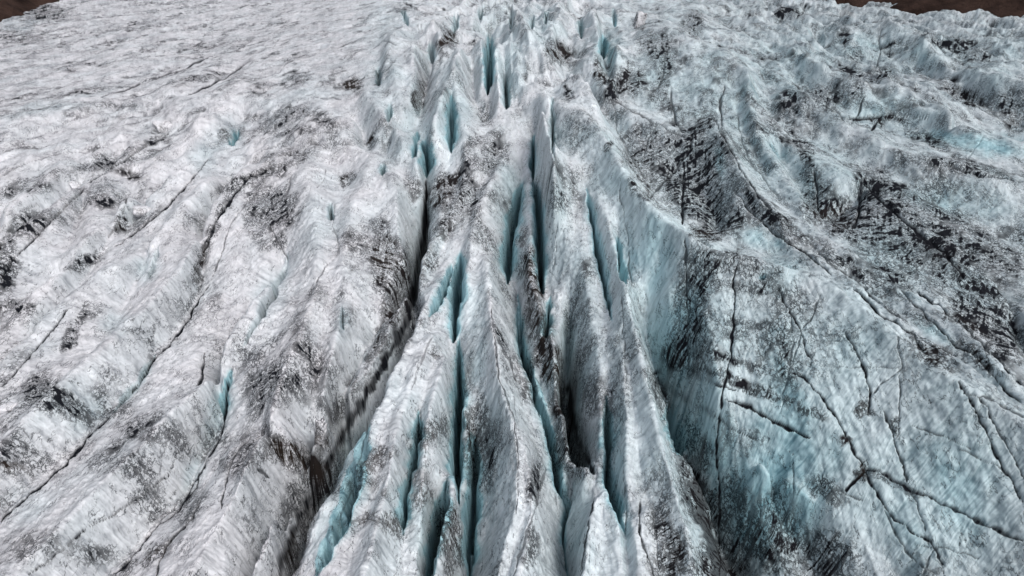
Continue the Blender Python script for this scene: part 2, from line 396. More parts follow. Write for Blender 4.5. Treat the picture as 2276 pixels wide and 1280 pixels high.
# domain warp: hand drawn lines turn ragged
nx = fbm(PXu/38, PXv/38, 4, 21)*13; ny = fbm(PXu/38 + 50, PXv/38 + 50, 4, 22)*13
WU, WV = PXu + nx, PXv + ny
def linefield(pts, U, V, pad):
    """distance to a polyline in photo pixels and the position along it (0..1), for nearby vertices only"""
    p = np.array(pts); lo = p.min(0) - pad; hi = p.max(0) + pad
    m = np.nonzero(((U > lo[0]) & (U < hi[0]) & (V > lo[1]) & (V < hi[1])).ravel())[0]
    u = U.ravel()[m]; v = V.ravel()[m]
    d = np.full(len(m), 1e9); t = np.zeros(len(m)); seg = np.hypot(*(p[1:] - p[:-1]).T); cum = np.concatenate([[0], np.cumsum(seg)])
    side = np.zeros(len(m))
    for k in range(len(p) - 1):
        a, b = p[k], p[k + 1]; e = b - a; q = np.clip(((u - a[0])*e[0] + (v - a[1])*e[1])/(e@e), 0, 1)
        dd = np.hypot(u - a[0] - q*e[0], v - a[1] - q*e[1]); c = dd < d
        d = np.where(c, dd, d); t = np.where(c, (cum[k] + q*seg[k])/cum[-1], t)
    return m, d, t

# crevasses: (points, half width px, depth m)
SLOTS = [
 ('817,922 811,975 799,1030 783,1080 770,1125 750,1175 727,1218 704,1275', 10, 4),
 ('931,915 928,980 918,1040 910,1070', 7, 5), ('908,1060 900,1110 895,1150 894,1190', 8, 6),
 ('1025,560 1018,640 1012,700 1005,757', 9, 6),
 ('1018,755 1022,840 1018,920 1014,1000 1020,1115', 9, 8),
 ('1003,590 982,655 955,705', 6, 3.5), ('995,1065 988,1110 975,1160 962,1220 955,1285', 9, 5),
 ('1160,405 1150,450 1140,490 1131,540 1128,590 1130,628', 9, 8),
 ('1187,298 1188,350 1184,398', 5, 5), ('1183,400 1197,450 1201,520 1203,600 1204,650', 8, 8),
 ('1305,420 1320,500 1335,575 1348,640 1360,710', 6, 4), ('1372,525 1380,580 1390,630', 5, 3),
 ('1268,690 1262,770 1262,850 1272,920 1287,990 1318,1050', 14, 9, .5), ('1222,690 1214,735 1225,660', 6, 4),
 ('1350,880 1351,990 1352,1080 1370,1125 1388,1190', 7, 5),
 ('1087,75 1088,130 1085,205', 7, 10), ('1124,165 1124,242', 4, 5), ('1001,215 1002,270 1004,335', 7, 5),
 ('1338,78 1342,125', 6, 5), ('946,310 950,345 948,390', 8, 6), ('928,292 920,340 915,350', 5, 3), ('852,362 852,388', 4, 4),
 ('948,420 946,470 942,530 925,575 920,640', 9, 9, .2), ('922,600 918,660 903,705 880,750 857,795 834,842 798,900 766,952 735,1008 700,1082 655,1172 614,1285 590,1350', 21, 14, 0),
 ('1228,215 1229,300 1231,355', 3, 2.5), ('735,452 734,485', 4, 3), ('1045,960 1054,1030 1050,1120 1044,1210 1045,1290', 10, 5),
 ('1150,655 1158,760 1190,870 1215,935 1230,1010 1243,1075 1262,1130 1250,1190 1262,1285', 6, 4),
 ('841,150 842,190', 4, 3), ('959,95 958,140', 4, 5), ('1184,30 1185,60', 3, 4), ('498,930 500,880 512,822', 6, 2), ('345,790 310,850 250,918', 3, 1.2),
 ('330,620 345,575 352,550', 4, 1.4, .5), ('640,560 638,590 600,665 570,715 540,770', 5, 1.8, .5), ('510,322 530,290', 5, 3),
 ('1480,905 1500,960 1515,1010', 8, 5), ('1690,610 1700,620', 3, 1), ('862,270 866,230', 3, 3), ('760,680 762,730', 3, 1.5),
 ('1140,20 1137,60', 3, 4), ('1290,40 1292,80', 3, 4), ('1015,30 1012,70', 3, 4), ('895,20 905,55', 3, 4), ('1070,10 1066,40', 3, 4), ('1215,20 1212,50', 3, 4), ('1362,20 1368,60', 3, 3),
]
wide = np.zeros(NU*NV); slotmask = np.zeros(NU*NV); blue = np.zeros(NU*NV); Zr = Z.ravel()
for s_, wpx, dep, *bk in SLOTS:
    m, d, t = linefield(P(s_), PXu + nx*.45, PXv + ny*.45, wpx*4)
    wpx *= 1.18; dep *= 1.4
    tap = np.clip(np.minimum(t, 1 - t)*4 + .10, 0, 1)**.8*(.75 + .5*sm(perlin(t*7 + wpx, t*0 + dep, 3), -.4, .4))
    e = d/(wpx*tap)
    prof = 1 - sm(e, .25, 1.15)
    Zr[m] -= dep*prof*tap
    slotmask[m] = np.maximum(slotmask[m], prof)
    if wpx > 15: wide[m] = np.maximum(wide[m], 1 - sm(e, 1.8, 3.2))
    blue[m] = np.maximum(blue[m], (1 - sm(e, .9, 3.4))*min(1.0, .5 + wpx/20)*(bk[0] if bk else 1))
Z = blur(Zr.reshape(NV, NU), 1)
wm = blur(wide.reshape(NV, NU), 4); Z = Z*(1 - wm) + blur(Z, 26)*wm

# surface normals of the grid
def grads(Z):
    Pu = np.stack([np.gradient(X, axis=1), np.gradient(Y, axis=1), np.gradient(Z, axis=1)], -1)
    Pv = np.stack([np.gradient(X, axis=0), np.gradient(Y, axis=0), np.gradient(Z, axis=0)], -1)
    N = np.cross(Pv, Pu); N *= np.sign(N[..., 2:3]); N /= np.linalg.norm(N, axis=-1, keepdims=True)
    return N
N0 = grads(blur(Z, 3))
steep = 1 - N0[..., 2]
# ------------------------------------------------------------------ wash streaks: noise dragged down the fall line of the ice
Zs = blur(Z, 12)
gX = np.gradient(Zs, axis=1)/np.maximum(np.gradient(X, axis=1), 1e-6)
dXv = np.gradient(X, axis=0); dYv = np.gradient(Y, axis=0); dZv = np.gradient(Zs, axis=0)
gY = (dZv - gX*dXv)/dYv
fu = -gX; fv = -gY                                                  # fall direction in plan
gi = (fu - fv*dXv/dYv)/np.gradient(X, axis=1); gj = fv/dYv          # the same in grid cells
ln = np.hypot(gi, gj) + 1e-9; gi /= ln; gj /= ln
IG, JG = np.meshgrid(np.arange(NU, dtype=np.float32), np.arange(NV, dtype=np.float32))
def lic(src, gi, gj, n, step=1.0):
    acc = src.copy(); wsum = 1.0
    for sgn in (1, -1):
        x = IG.copy(); y = JG.copy()
        for k in range(n):
            i = np.clip(np.round(x), 0, NU - 1).astype(np.int32); j = np.clip(np.round(y), 0, NV - 1).astype(np.int32)
            x += sgn*step*gi[j, i]; y += sgn*step*gj[j, i]
            i = np.clip(np.round(x), 0, NU - 1).astype(np.int32); j = np.clip(np.round(y), 0, NV - 1).astype(np.int32)
            wk = 1 - (k + 1)/(n + 1); acc += wk*src[j, i]; wsum += wk
    acc /= wsum; acc -= acc.mean(); return acc/acc.std()
white = rng.rand(NV, NU).astype(np.float32)
LC1 = lic(white, gi, gj, 5)                                        # fine hatching
LC2 = lic(blur(rng.rand(NV, NU), 1).astype(np.float32), gi, gj, 18)         # broader runs
LC3 = lic(blur(rng.rand(NV, NU), 1).astype(np.float32), -gj, gi, 12)        # along the contour: foliation
print('streaks', round(time.time() - T0, 1))

LICR = .6*LC2 + .4*LC1
# fine relief: scallops and ribs, fading where they would be finer than the mesh
def fade(wave): return sm(wave/mpp, 3.5, 9)
sx = X + .5*fbm(X/3, Y/3, 2, 31); sy = Y + .5*fbm(X/3 + 9, Y/3, 2, 32)
ang = np.where(PXu < 1000, R(20), R(-25)); c_, s2 = np.cos(ang), np.sin(ang)
qx = sx*c_ + sy*s2; qy = -sx*s2 + sy*c_
f1, f2 = worley(qx/1.25, qy/.62, 2)
scal = np.minimum(f1, .9)          # 0 in cell centres
g1, g2 = worley(qx/2.8 + 5, qy/1.5, 4)
rough = .5 + .5*sm(fbm(X/14, Y/14, 2, 41), -.3, .4)
smooth_mask = 1 - .75*np.clip(slotmask.reshape(NV, NU) + .6*blue.reshape(NV, NU), 0, 1)
D = -(scal*.15*fade(.7) + g1*.16*fade(1.6))*rough*smooth_mask
D += .22*(ridged(acr/1.3, alo/7, 3, 57) - .5)*fade(1.0)*smooth_mask
D += .018*LICR*smooth_mask
D += .16*ridged(qx/2.0, qy/5.0, 3, 51)*fade(1.2)*smooth_mask
D += .5*(ridged(acr/6, alo/16, 4, 52) - .5)*(1 - .5*flat_l)
# ledges: tilted annual layers crop out on the steep faces
lay = (Z*1.0 + .22*X + .12*Y + 1.2*fbm(X/16, Y/16, 3, 61))
D += .10*np.abs(((lay*1.1) % 1) - .5)*sm(steep, .03, .2)*fade(.9)
X2 = X + N0[..., 0]*D; Y2 = Y + N0[..., 1]*D; Z2 = Z + N0[..., 2]*D
PXu, PXv = project(X2, Y2, Z2)
print('relief', round(time.time() - T0, 1))

# ------------------------------------------------------------------ dirt, with shade of gullies and hollows painted in
dirt = np.zeros(NU*NV); brown = np.zeros(NU*NV); lines_d = np.zeros(NU*NV)
nx = fbm(PXu/34, PXv/34, 4, 21)*7; ny = fbm(PXu/34 + 50, PXv/34 + 50, 4, 22)*7
WU, WV = PXu + nx, PXv + ny
def blob(cx, cy, rx, ry, ang, k, br=0.0):
    m = np.nonzero(((np.abs(PXu - cx) < 2.2*max(rx, ry)) & (np.abs(PXv - cy) < 2.2*max(rx, ry))).ravel())[0]
    u = PXu.ravel()[m] + 2.5*nx.ravel()[m] - cx; v = PXv.ravel()[m] + 2.5*ny.ravel()[m] - cy; a = R(ang)
    e = np.hypot((u*math.cos(a) + v*math.sin(a))/rx, (-u*math.sin(a) + v*math.cos(a))/ry)
    f = (1 - sm(e, .35, 1.35))
    dirt[m] = 1 - (1 - dirt[m])*(1 - f*k*(.8 if cx < 850 else 1))
    if br: brown[m] = np.maximum(brown[m], f*br)
for b in [
 (115,885,75,38,28,.8), (150,900,80,22,40,.7), (165,735,16,60,28,.75), (205,690,30,22,-40,.5), (25,1040,45,12,12,.85,.8), (60,1020,80,30,20,.35),
 (385,975,60,45,35,.55), (300,940,90,40,20,.4), (250,1020,110,40,15,.35), (330,1130,50,60,0,.35), (70,1215,110,40,-10,.35), (200,1230,60,30,0,.35), (350,1225,50,25,-40,.5,.5), (280,1260,40,14,-50,.6),
 (190,582,50,13,-22,.8), (15,590,32,60,0,.85), (60,500,60,30,-20,.7), (85,505,20,12,-40,.8), (225,447,38,18,20,.7), (290,388,40,13,15,.7,.3), (268,500,20,16,-60,.8,.4), (320,490,60,16,-30,.4),
 (330,318,45,13,-15,.6), (230,365,60,14,-10,.55), (80,420,45,12,-10,.4), (20,430,30,12,0,.3), (35,680,60,10,0,.5), (445,590,16,60,25,.65,.5), (470,530,14,50,20,.6), (435,660,10,50,35,.6), (500,460,14,40,30,.5),
 (340,790,14,40,30,.4), (300,735,30,10,0,.35), (385,755,20,8,-30,.6), (340,740,10,35,20,.4),
 (560,400,110,20,-20,.55), (640,350,80,22,-15,.7,.2), (600,460,70,45,30,.55), (575,520,30,50,-30,.45), (620,530,16,36,-20,.6), (700,260,60,18,15,.35), (640,290,70,30,20,.3), (785,190,26,15,20,.9,.7), (740,190,40,10,0,.4), (650,245,45,14,-10,.5), (650,175,28,22,0,.35), (430,175,60,12,-15,.4), (180,200,70,8,-10,.45), (290,235,50,6,0,.35), (560,265,30,10,-20,.4), (505,290,26,20,0,.55,.3),
 (50,80,60,20,0,.35), (100,30,70,20,0,.5), (200,140,60,8,0,.3), (460,100,80,8,-8,.3), (300,60,100,8,-8,.25),
 (620,820,130,70,8,.38), (680,870,100,50,25,.45), (600,840,60,30,10,.35), (700,780,40,60,-30,.35), (570,880,50,40,0,.5), (560,990,40,80,20,.4), (650,1010,62,36,30,.97,.9), (700,1045,44,30,20,.95,.7), (610,1000,24,30,0,.8,.8), (713,990,16,34,15,.5,.6), (720,1070,40,40,0,.9,.3), (480,1000,40,60,20,.45), (420,1130,60,30,-50,.45), (600,1140,50,90,20,.2), (650,1120,26,60,20,.5),
 (860,580,46,70,-10,.6,.6), (885,640,40,50,-20,.6,.4), (800,560,60,50,20,.3), (905,610,14,60,0,.6,.5), (850,520,26,40,0,.35), (760,700,40,80,0,.25), (870,690,30,40,0,.7,.5), (840,770,20,60,20,.6,.5), (800,850,24,50,30,.6,.3), (750,920,24,50,30,.5,.2),
 (930,215,15,32,5,.85,.7), (990,90,36,16,-25,.6,.6), (975,430,30,40,20,.5,.6), (1000,400,30,20,0,.6,.4), (1040,360,24,60,10,.5), (1080,260,20,30,0,.4), (830,320,14,18,0,.85,.6), (770,395,14,20,0,.9,.4), (900,20,40,8,0,.4), (880,360,30,12,0,.3), (920,420,20,40,0,.45,.3),
 (1245,120,36,24,10,.75,.5), (1228,95,20,18,0,.5,.3), (1262,205,10,26,0,.7), (1330,160,14,40,-10,.6,.4), (1395,180,45,38,0,.65,.2), (1370,200,20,30,0,.7), (1420,55,11,18,20,.9,.95), (1475,150,20,60,8,.5), (1460,110,60,60,30,.3), (1540,50,30,30,0,.5), (1490,235,50,26,20,.35),
 (1440,330,70,60,0,.6,.1), (1520,360,90,50,0,.65), (1500,430,80,50,0,.65), (1570,330,60,40,0,.65), (1500,400,120,80,0,.4), (2060,540,150,70,35,.45), (1420,380,30,40,0,.6,.3), (1560,440,60,60,0,.6), (1600,480,50,40,0,.6), (1440,430,16,18,0,.8,.4), (1540,300,40,16,20,.6), (1560,275,36,20,-20,.55), (1565,520,40,12,10,.9,.5), (1345,325,14,14,0,.8,.2),
 (1570,600,36,60,0,.75), (1545,640,50,110,0,.5), (1520,770,60,60,0,.45), (1600,760,80,60,0,.2), (1700,760,90,50,0,.25), (1760,700,60,60,0,.2), (1520,800,60,18,20,.65,.1), (1690,870,200,14,22,.6,.1), (1630,800,110,10,18,.4), (1730,820,80,60,0,.3), (1640,960,60,60,0,.25), (1700,1150,150,60,30,.34), (1760,1230,130,50,20,.4,.1), (1850,1220,50,50,0,.4), (1620,1230,40,60,0,.45), (1540,1080,30,60,-20,.8,.2), (1570,1130,40,60,-20,.75,.2), (1600,1260,60,60,0,.8,.2), (1560,1000,24,60,-20,.5,.3), (1850,1095,60,30,30,.5), (1680,640,100,16,5,.25), (1660,720,110,12,5,.3), (1650,600,80,14,5,.3),
 (1920,915,26,20,0,.7,.5), (1880,980,16,14,0,.9,.4), (1915,1050,14,26,20,.8,.6), (1990,960,14,40,-10,.55,.2), (2000,1080,80,10,25,.5),
 (1950,440,40,60,-40,.75), (2030,530,110,42,35,.85), (2110,590,90,34,42,.85,.1), (2180,680,90,50,40,.7), (2230,760,60,40,40,.6), (1900,500,90,40,30,.6), (1840,480,60,26,20,.75,.4), (1960,400,70,18,30,.5), (2080,520,70,20,30,.45), (2200,560,120,60,30,.4), (2060,460,110,18,28,.4), (1800,370,20,70,-15,.5), (1830,450,50,50,-20,.45), (1740,300,70,16,25,.4), (1750,230,50,24,0,.4),
 (1890,110,16,60,-20,.4), (1900,160,50,12,20,.5), (2140,210,60,16,30,.6,.2), (2150,110,60,20,20,.7), (2100,95,70,12,20,.5), (1755,30,36,14,0,.7), (1960,160,36,16,0,.55), (2150,370,120,16,12,.5), (1960,265,60,8,5,.8,.2), (2060,310,60,12,20,.6), (1880,200,60,40,0,.3), (2260,270,40,26,0,.5,.3), (2240,220,60,26,10,.4), (1800,220,70,20,10,.4), (2000,680,80,26,35,.35), (2080,790,70,26,30,.5,.3), (2140,720,70,18,35,.5,.3), (2180,800,60,16,45,.6,.3), (1900,600,80,18,30,.5), (1760,520,60,20,35,.5,.2), (1700,470,50,16,40,.6), (1650,420,40,20,50,.5), (1620,580,40,20,0,.5,.2), (1990,620,50,12,35,.6),
 (850,1010,50,30,-20,.35,.6), (830,1060,60,60,0,.3,.6), (780,1160,70,20,-10,.4,.8), (870,1170,40,30,10,.4,.7), (960,960,50,30,-30,.4,.4), (950,790,40,20,-40,.3,.4), (940,700,30,30,0,.25), (1045,1000,18,90,0,.65,.6), (1000,1180,30,60,0,.55,.6), (1010,1230,26,60,0,.5,.4), (930,1090,30,60,0,.35,.8), (655,1220,24,60,20,.6,.6), (700,1120,14,60,25,.6,.3), (740,1030,12,50,30,.5,.3), (900,760,14,40,30,.4),
 (1180,620,26,60,-10,.55,.7), (1195,720,34,80,-10,.5,.7), (1225,820,26,70,-20,.7,.7), (1240,800,14,40,0,.85,.9), (1250,930,30,80,-20,.5,.4), (1270,1020,40,50,-30,.6,.2), (1190,1070,18,70,10,.5), (1180,1220,16,60,10,.6), (1165,840,24,60,-20,.35,.3), (1120,790,14,60,-15,.35), (1090,980,30,60,0,.4), (1080,1050,30,80,0,.3), (1065,920,20,50,0,.4), (1170,560,16,60,0,.4,.5),
 (1340,900,40,60,-20,.35), (1290,760,40,140,-10,.25), (1460,870,20,60,-20,.4), (1470,1180,30,70,-20,.5), (1500,1210,34,60,-20,.55,.3), (1430,1070,60,30,-50,.2), (1480,1260,50,40,0,.5,.2), (1290,580,40,120,0,.15), (1250,440,14,18,0,.5), (1240,420,60,60,0,.25), (1460,620,60,90,0,.1), (1400,600,14,80,-10,.2), (1010,480,30,70,20,.35,.3), (960,560,20,70,20,.45,.3), (1060,490,20,60,0,.3), (1100,340,30,60,20,.35), (1050,430,50,40,0,.35),
]: blob(*b)
# cracks, dirt-filled joints and bands of painted gully shade: (points, half width px, strength)
CR = [
 ('925,600 905,705 858,797 800,900 768,955 735,1010 700,1085 656,1175 614,1290', 13, .85), ('948,400 946,470 942,530 922,600', 6, .9), ('1266,850 1272,920 1290,990 1320,1050', 9, .85), ('1545,1060 1560,1130 1590,1220 1610,1290', 22, .8),  # broad bands: shade of the deep gullies painted near black
 ('0,1157 75,1090 145,1030 205,960 250,917 290,877 320,835 345,795 380,760 415,715 440,670 465,630', 2.6, 1), ('0,1160 75,1092 145,1032 205,962', 3, .6),
 ('245,1280 280,1255 315,1210 350,1170 395,1135 425,1090 445,1050 465,1015 490,970 500,930 503,875 515,820', 2.4, .9),
 ('0,862 30,830 60,797 90,762 120,727 150,687', 2.2, .9), ('60,1280 150,1210 200,1165 250,1145 300,1110 345,1075 372,1060 385,1020 392,1000', 1.8, .9), ('345,1120 355,1040 372,970', 1.6, .6),
 ('455,780 452,810 448,840 440,855', 3, .9), ('345,1280 370,1210 405,1175 430,1150 445,1110', 2.2, .8), ('490,1130 500,1080 512,1030 530,1000 555,975', 2, .8), ('570,1040 600,1060', 3, .8), ('380,1130 395,1135 440,1080 442,1050', 2, .8),
 ('0,515 45,470 90,450', 2, .5), ('0,625 25,577 65,540 95,507 130,472 165,437 190,412', 2, .9), ('190,410 230,387 270,359 310,330 350,312 375,297', 1.8, .8), ('255,547 300,517 350,477 395,432 435,387 462,355', 2.2, .95),
 ('220,217 270,202 325,177 400,157 440,137 475,122', 1.6, .8), ('420,210 470,187 520,162 540,144', 2, .8), ('0,388 60,360 130,340 200,335', 1.3, .5), ('0,330 90,300 160,265 230,245', 1.2, .5), ('430,600 460,550 475,500 500,465 520,430 550,395 600,374', 3, .9), ('470,620 490,560 520,480 580,420', 1.4, .6), ('650,390 640,420 600,470', 1.6, .6), ('725,372 720,400 700,420', 1.2, .5), ('250,430 280,440 262,500 240,530', 1.6, .8),
 ('560,345 640,310 700,320 760,345', 1.6, .5), ('600,500 620,540 640,580', 2, .7), ('745,570 720,600 690,640', 1.4, .6), ('745,450 740,500 755,560', 1.2, .5), ('560,180 620,160 660,110', 1.2, .5), ('650,230 680,210 760,220', 1.2, .5), ('830,110 850,90 880,100', 1.2, .5),
 ('625,1275 660,1187 705,1110 730,1041 760,981 790,936 825,891', 1.8, .6), ('915,865 925,830 950,770 965,745', 2.2, .5), ('825,915 790,1060 755,1160', 2, .5), ('755,1170 800,1150 850,1160 890,1185', 1.8, .6, ), ('930,910 945,970 943,1050', 1.6, .6), ('1100,745 1130,790 1150,850', 2.4, .7), ('1092,680 1100,765 1112,850 1141,922 1151,1010 1151,1090 1145,1140', 1.6, .7), ('1120,820 1145,900 1150,960', 1.4, .5), ('1000,1105 980,1170 990,1230', 2, .7), ('1140,1280 1170,1190 1195,1110 1215,1040', 3, .6), ('1175,870 1200,920 1225,990', 2.4, .7),
 ('1125,860 1130,900 1120,940', 1.6, .5), ('1320,1100 1305,1190 1290,1280', 2, .8), ('1250,1060 1235,1100 1242,1150', 2, .5), ('1425,1110 1420,1180 1440,1240 1450,1280', 2.2, .8), ('1455,1130 1458,1200 1465,1270', 1.6, .6), ('1385,1030 1392,1120 1390,1190', 1.6, .6), ('1380,660 1388,760 1392,850', 1.6, .6), ('1300,860 1320,890 1340,880', 1.6, .6),
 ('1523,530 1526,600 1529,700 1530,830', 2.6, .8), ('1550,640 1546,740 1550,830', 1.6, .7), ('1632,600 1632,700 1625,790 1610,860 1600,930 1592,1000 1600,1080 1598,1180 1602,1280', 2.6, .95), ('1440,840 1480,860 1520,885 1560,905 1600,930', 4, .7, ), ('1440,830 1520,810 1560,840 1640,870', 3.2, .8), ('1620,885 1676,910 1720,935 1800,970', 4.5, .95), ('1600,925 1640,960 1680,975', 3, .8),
 ('1730,640 1755,690 1782,730 1790,770 1800,800', 2.6, .9), ('1823,650 1800,710 1782,740 1760,810', 1.6, .7), ('1755,825 1790,840 1830,885 1860,930 1880,965 1910,1020 1925,1045', 3.0, .95), ('1757,700 1762,760 1752,830 1735,920', 1.6, .6), ('1880,740 1910,790 1925,830 1934,870 1932,920', 2.6, .9), ('1795,765 1830,757 1880,755', 1.4, .5), ('1996,745 2000,790 2008,815 1960,850 1940,875', 1.8, .7), ('2000,830 2000,900 1996,960', 2, .7), ('1965,910 1980,950 1990,990 2008,1030 2016,1070', 3, .85), ('1800,805 1850,815 1950,815 2000,815', 1.8, .5),
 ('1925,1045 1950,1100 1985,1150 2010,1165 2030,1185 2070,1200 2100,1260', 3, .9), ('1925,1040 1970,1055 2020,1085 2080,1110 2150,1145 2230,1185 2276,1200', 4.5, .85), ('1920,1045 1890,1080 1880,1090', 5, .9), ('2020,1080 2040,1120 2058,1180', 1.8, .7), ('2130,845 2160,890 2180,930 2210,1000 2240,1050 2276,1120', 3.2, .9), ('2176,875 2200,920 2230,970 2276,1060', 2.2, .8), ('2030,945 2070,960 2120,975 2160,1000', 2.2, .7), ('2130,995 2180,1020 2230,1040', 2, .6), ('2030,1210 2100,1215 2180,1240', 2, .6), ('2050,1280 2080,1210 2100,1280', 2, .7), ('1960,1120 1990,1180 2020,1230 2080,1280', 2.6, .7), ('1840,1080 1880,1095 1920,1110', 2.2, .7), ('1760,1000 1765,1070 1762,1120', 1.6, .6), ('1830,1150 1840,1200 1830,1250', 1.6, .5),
 ('1590,267 1620,320 1645,370 1685,430 1720,470 1760,510', 2.4, .9), ('1600,265 1650,340 1700,400 1730,440', 1.6, .6), ('1635,430 1670,470 1720,515 1790,560 1850,610', 2.6, .9), ('1800,540 1850,590 1900,620 1950,670 2010,710', 2.2, .8), ('1900,640 1960,700 2030,740 2056,785', 2.4, .9), ('2000,640 2060,700 2120,760 2180,800 2230,860 2276,900', 2.6, .9), ('2030,640 2100,690 2180,760 2240,820 2276,855', 2.4, .9), ('2140,870 2200,885 2276,925', 3, .7),
 ('1810,375 1815,420 1820,470', 2.8, .9), ('1916,400 1912,460 1895,510', 4, .9), ('1916,400 1951,435 1996,475 2041,515 2101,560 2146,620', 5, .95), ('1876,262 1936,262 1960,258 1935,287', 3.2, .95), ('1960,258 2010,256 2060,262', 1.8, .6), ('1925,215 1900,260 1890,275', 1.8, .8), ('1958,55 1955,120 1945,155', 1.8, .7), ('1830,230 1856,240 1876,268', 2, .7), ('2110,365 2180,390 2276,400', 2.4, .8), ('2101,410 2150,350 2190,300', 1.2, .4), ('1790,330 1760,340 1730,300', 1.6, .6), ('2120,200 2180,220 2230,270', 2.2, .6), ('1830,60 1850,100 1880,130', 1.6, .6), ('2000,590 2060,570 2150,560 2276,570', 1.4, .5),
 ('1480,120 1472,180 1455,200', 2.2, .7), ('1490,200 1500,270 1515,295', 1.8, .8), ('1518,380 1516,440 1517,500', 2.2, .9), ('1540,300 1530,340 1500,380 1475,400 1448,440', 3.4, .8), ('1350,215 1405,245 1460,275 1535,310', 2, .7), ('1460,275 1440,310 1430,350', 1.6, .6), ('1610,190 1600,240 1608,300', 2.2, .8), ('1380,300 1400,345 1440,400', 2, .7), ('1360,215 1375,290 1400,360', 2, .6), ('1230,240 1228,330 1260,420', 1.6, .6), ('1378,400 1380,440 1395,520 1400,600 1405,640', 1.4, .6), ('1240,500 1235,560 1230,600', 1.4, .6), ('1200,395 1240,395', 1.8, .6), ('1590,1010 1620,1080 1680,1170', 1.6, .5), ('1640,250 1650,320 1680,380', 1.4, .6), ('1720,1070 1760,1100 1790,1080', 1.4, .5),
]
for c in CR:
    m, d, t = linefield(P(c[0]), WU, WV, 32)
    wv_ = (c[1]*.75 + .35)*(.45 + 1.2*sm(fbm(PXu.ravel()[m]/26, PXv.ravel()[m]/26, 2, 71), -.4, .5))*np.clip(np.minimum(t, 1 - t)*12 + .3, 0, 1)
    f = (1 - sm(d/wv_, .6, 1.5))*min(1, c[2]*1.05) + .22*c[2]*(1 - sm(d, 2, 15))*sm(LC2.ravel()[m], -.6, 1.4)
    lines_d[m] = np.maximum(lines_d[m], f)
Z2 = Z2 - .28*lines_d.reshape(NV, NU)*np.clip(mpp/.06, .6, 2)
dirt = dirt.reshape(NV, NU); brown = brown.reshape(NV, NU); lines_d = lines_d.reshape(NV, NU); blue = blue.reshape(NV, NU)
# procedural threads of dirt in small joints
tx = acr/7 + .5*fbm(X/6, Y/6, 3, 81); ty = alo/13 + .5*fbm(X/6 + 4, Y/6, 3, 82)
w1, w2 = worley(tx, ty, 9); th1 = (1 - sm((w2 - w1)/ (mpp/7*1.5 + .004), .5, 2.2))
w1, w2 = worley(tx*2.7 + 3, ty*2.1, 12); th2 = (1 - sm((w2 - w1)/(mpp/7*3.6 + .006), .4, 2.0))
tm = sm(fbm(X/22, Y/30, 3, 83), -.05, .35); tm2 = sm(fbm(X/13 + 9, Y/20, 3, 84), 0.02, .35)
threads = np.maximum(th1*tm*.75, th2*tm2*.55)
# patchy dust that follows the wash streaks and gathers in the scallops
far = sm(-PXv, -520, -120)
patch = fbm(X/12 + 3, Y/22, 4, 91)*1.6; patch2 = fbm(X/3.4, Y/6, 4, 92)*1.5
cup = sm(scal*.8 + .35*g1, .42, .85)*fade(.7)
streak = .55*LC1 + .75*LC2 + .25*LC3
clean = np.zeros_like(X)  # less dirt; on the wedge it also brightens a face left in shade
for cx, cy, rx, ry, k in [(1820, 860, 260, 200, .8), (2080, 1080, 230, 200, .8), (1430, 500, 130, 180, 1.3), (1430, 960, 80, 160, .8), (1340, 1180, 60, 110, .8), (850, 900, 80, 120, .7), (1130, 1180, 60, 120, .5), (820, 1230, 110, 60, .6), (560, 560, 90, 90, .5), (380, 860, 120, 90, .5), (180, 820, 60, 40, .5), (560, 620, 60, 100, .6), (430, 400, 70, 100, .5), (1040, 620, 50, 120, .6), (950, 820, 50, 80, .5), (60, 340, 150, 40, .5), (560, 350, 120, 40, .6), (480, 250, 120, 50, .5), (1010, 300, 40, 110, .8), (1120, 150, 40, 60, .7), (720, 430, 70, 50, .7), (820, 450, 40, 80, .6), (1900, 740, 130, 110, .7), (1690, 950, 80, 140, .5), (1960, 260, 90, 30, .4), (2180, 330, 120, 30, .6)]:
    e = np.hypot((PXu + 2*nx - cx)/rx, (PXv + 2*ny - cy)/ry); clean = np.maximum(clean, k*(1 - sm(e, .4, 1.3)))
region = .12 + .14*sm(PXu, 1350, 1600) + .32*sm(patch, -.05, .5) + .30*hollow*sm(patch2, -.5, .5) - .42*clean  # hollow term: cavity shade painted in as extra dirt density
dens = np.clip(dirt*1.05 + region*.75, 0, 1)
hatch = sm(streak + .9*patch2 + 2.6*(cup - .45)*fade(.7), 1.9 - 3.9*dens, 2.9 - 3.0*dens)
mud_shade = .25*np.clip(hatch*(.30 + .72*dens), 0, 1)
edge = (1 - sm(f2 - f1, .04, .34))*fade(.55)
edge2 = (1 - sm(g2 - g1, .03, .22))*fade(1.2)
mud_shade = np.maximum(mud_shade, np.clip(edge*(.10 + 1.5*dens)*sm(patch2 + .3*LC2, -.9, .7), 0, 1)*.85)
mud_shade = np.maximum(mud_shade, np.clip(edge2*(.05 + 1.0*dens)*sm(patch, -.4, .5), 0, 1)*.8)
fineh = sm(.9*LC1 + .6*LC3 + .8*perlin(X/.5, Y/.5, 7)*fade(.5), 1.15 - 1.3*dens, 2.6 - 1.2*dens)
mud_shade = np.maximum(mud_shade, fineh*.6)
lf = lay*.75; bl = 1 - sm(np.abs(lf - np.round(lf)), .02, .16)
lf2 = lay*2.1; bl2 = 1 - sm(np.abs(lf2 - np.round(lf2)), .05, .25)
bmask = sm(fbm(X/9 + 20, Y/12, 3, 97) + .2*dens, .02, .35)*sm(streak, -1.2, .6)
mud_shade = np.maximum(mud_shade, np.maximum(bl*.75, bl2*.5*fade(.7))*bmask*(.4 + .6*dens))
mud_shade = np.clip(mud_shade + .15*np.clip(dirt - .25, 0, 1), 0, 1)
mud_shade = np.maximum(mud_shade, threads*(.35 + .6*sm(dens, .15, .5)))
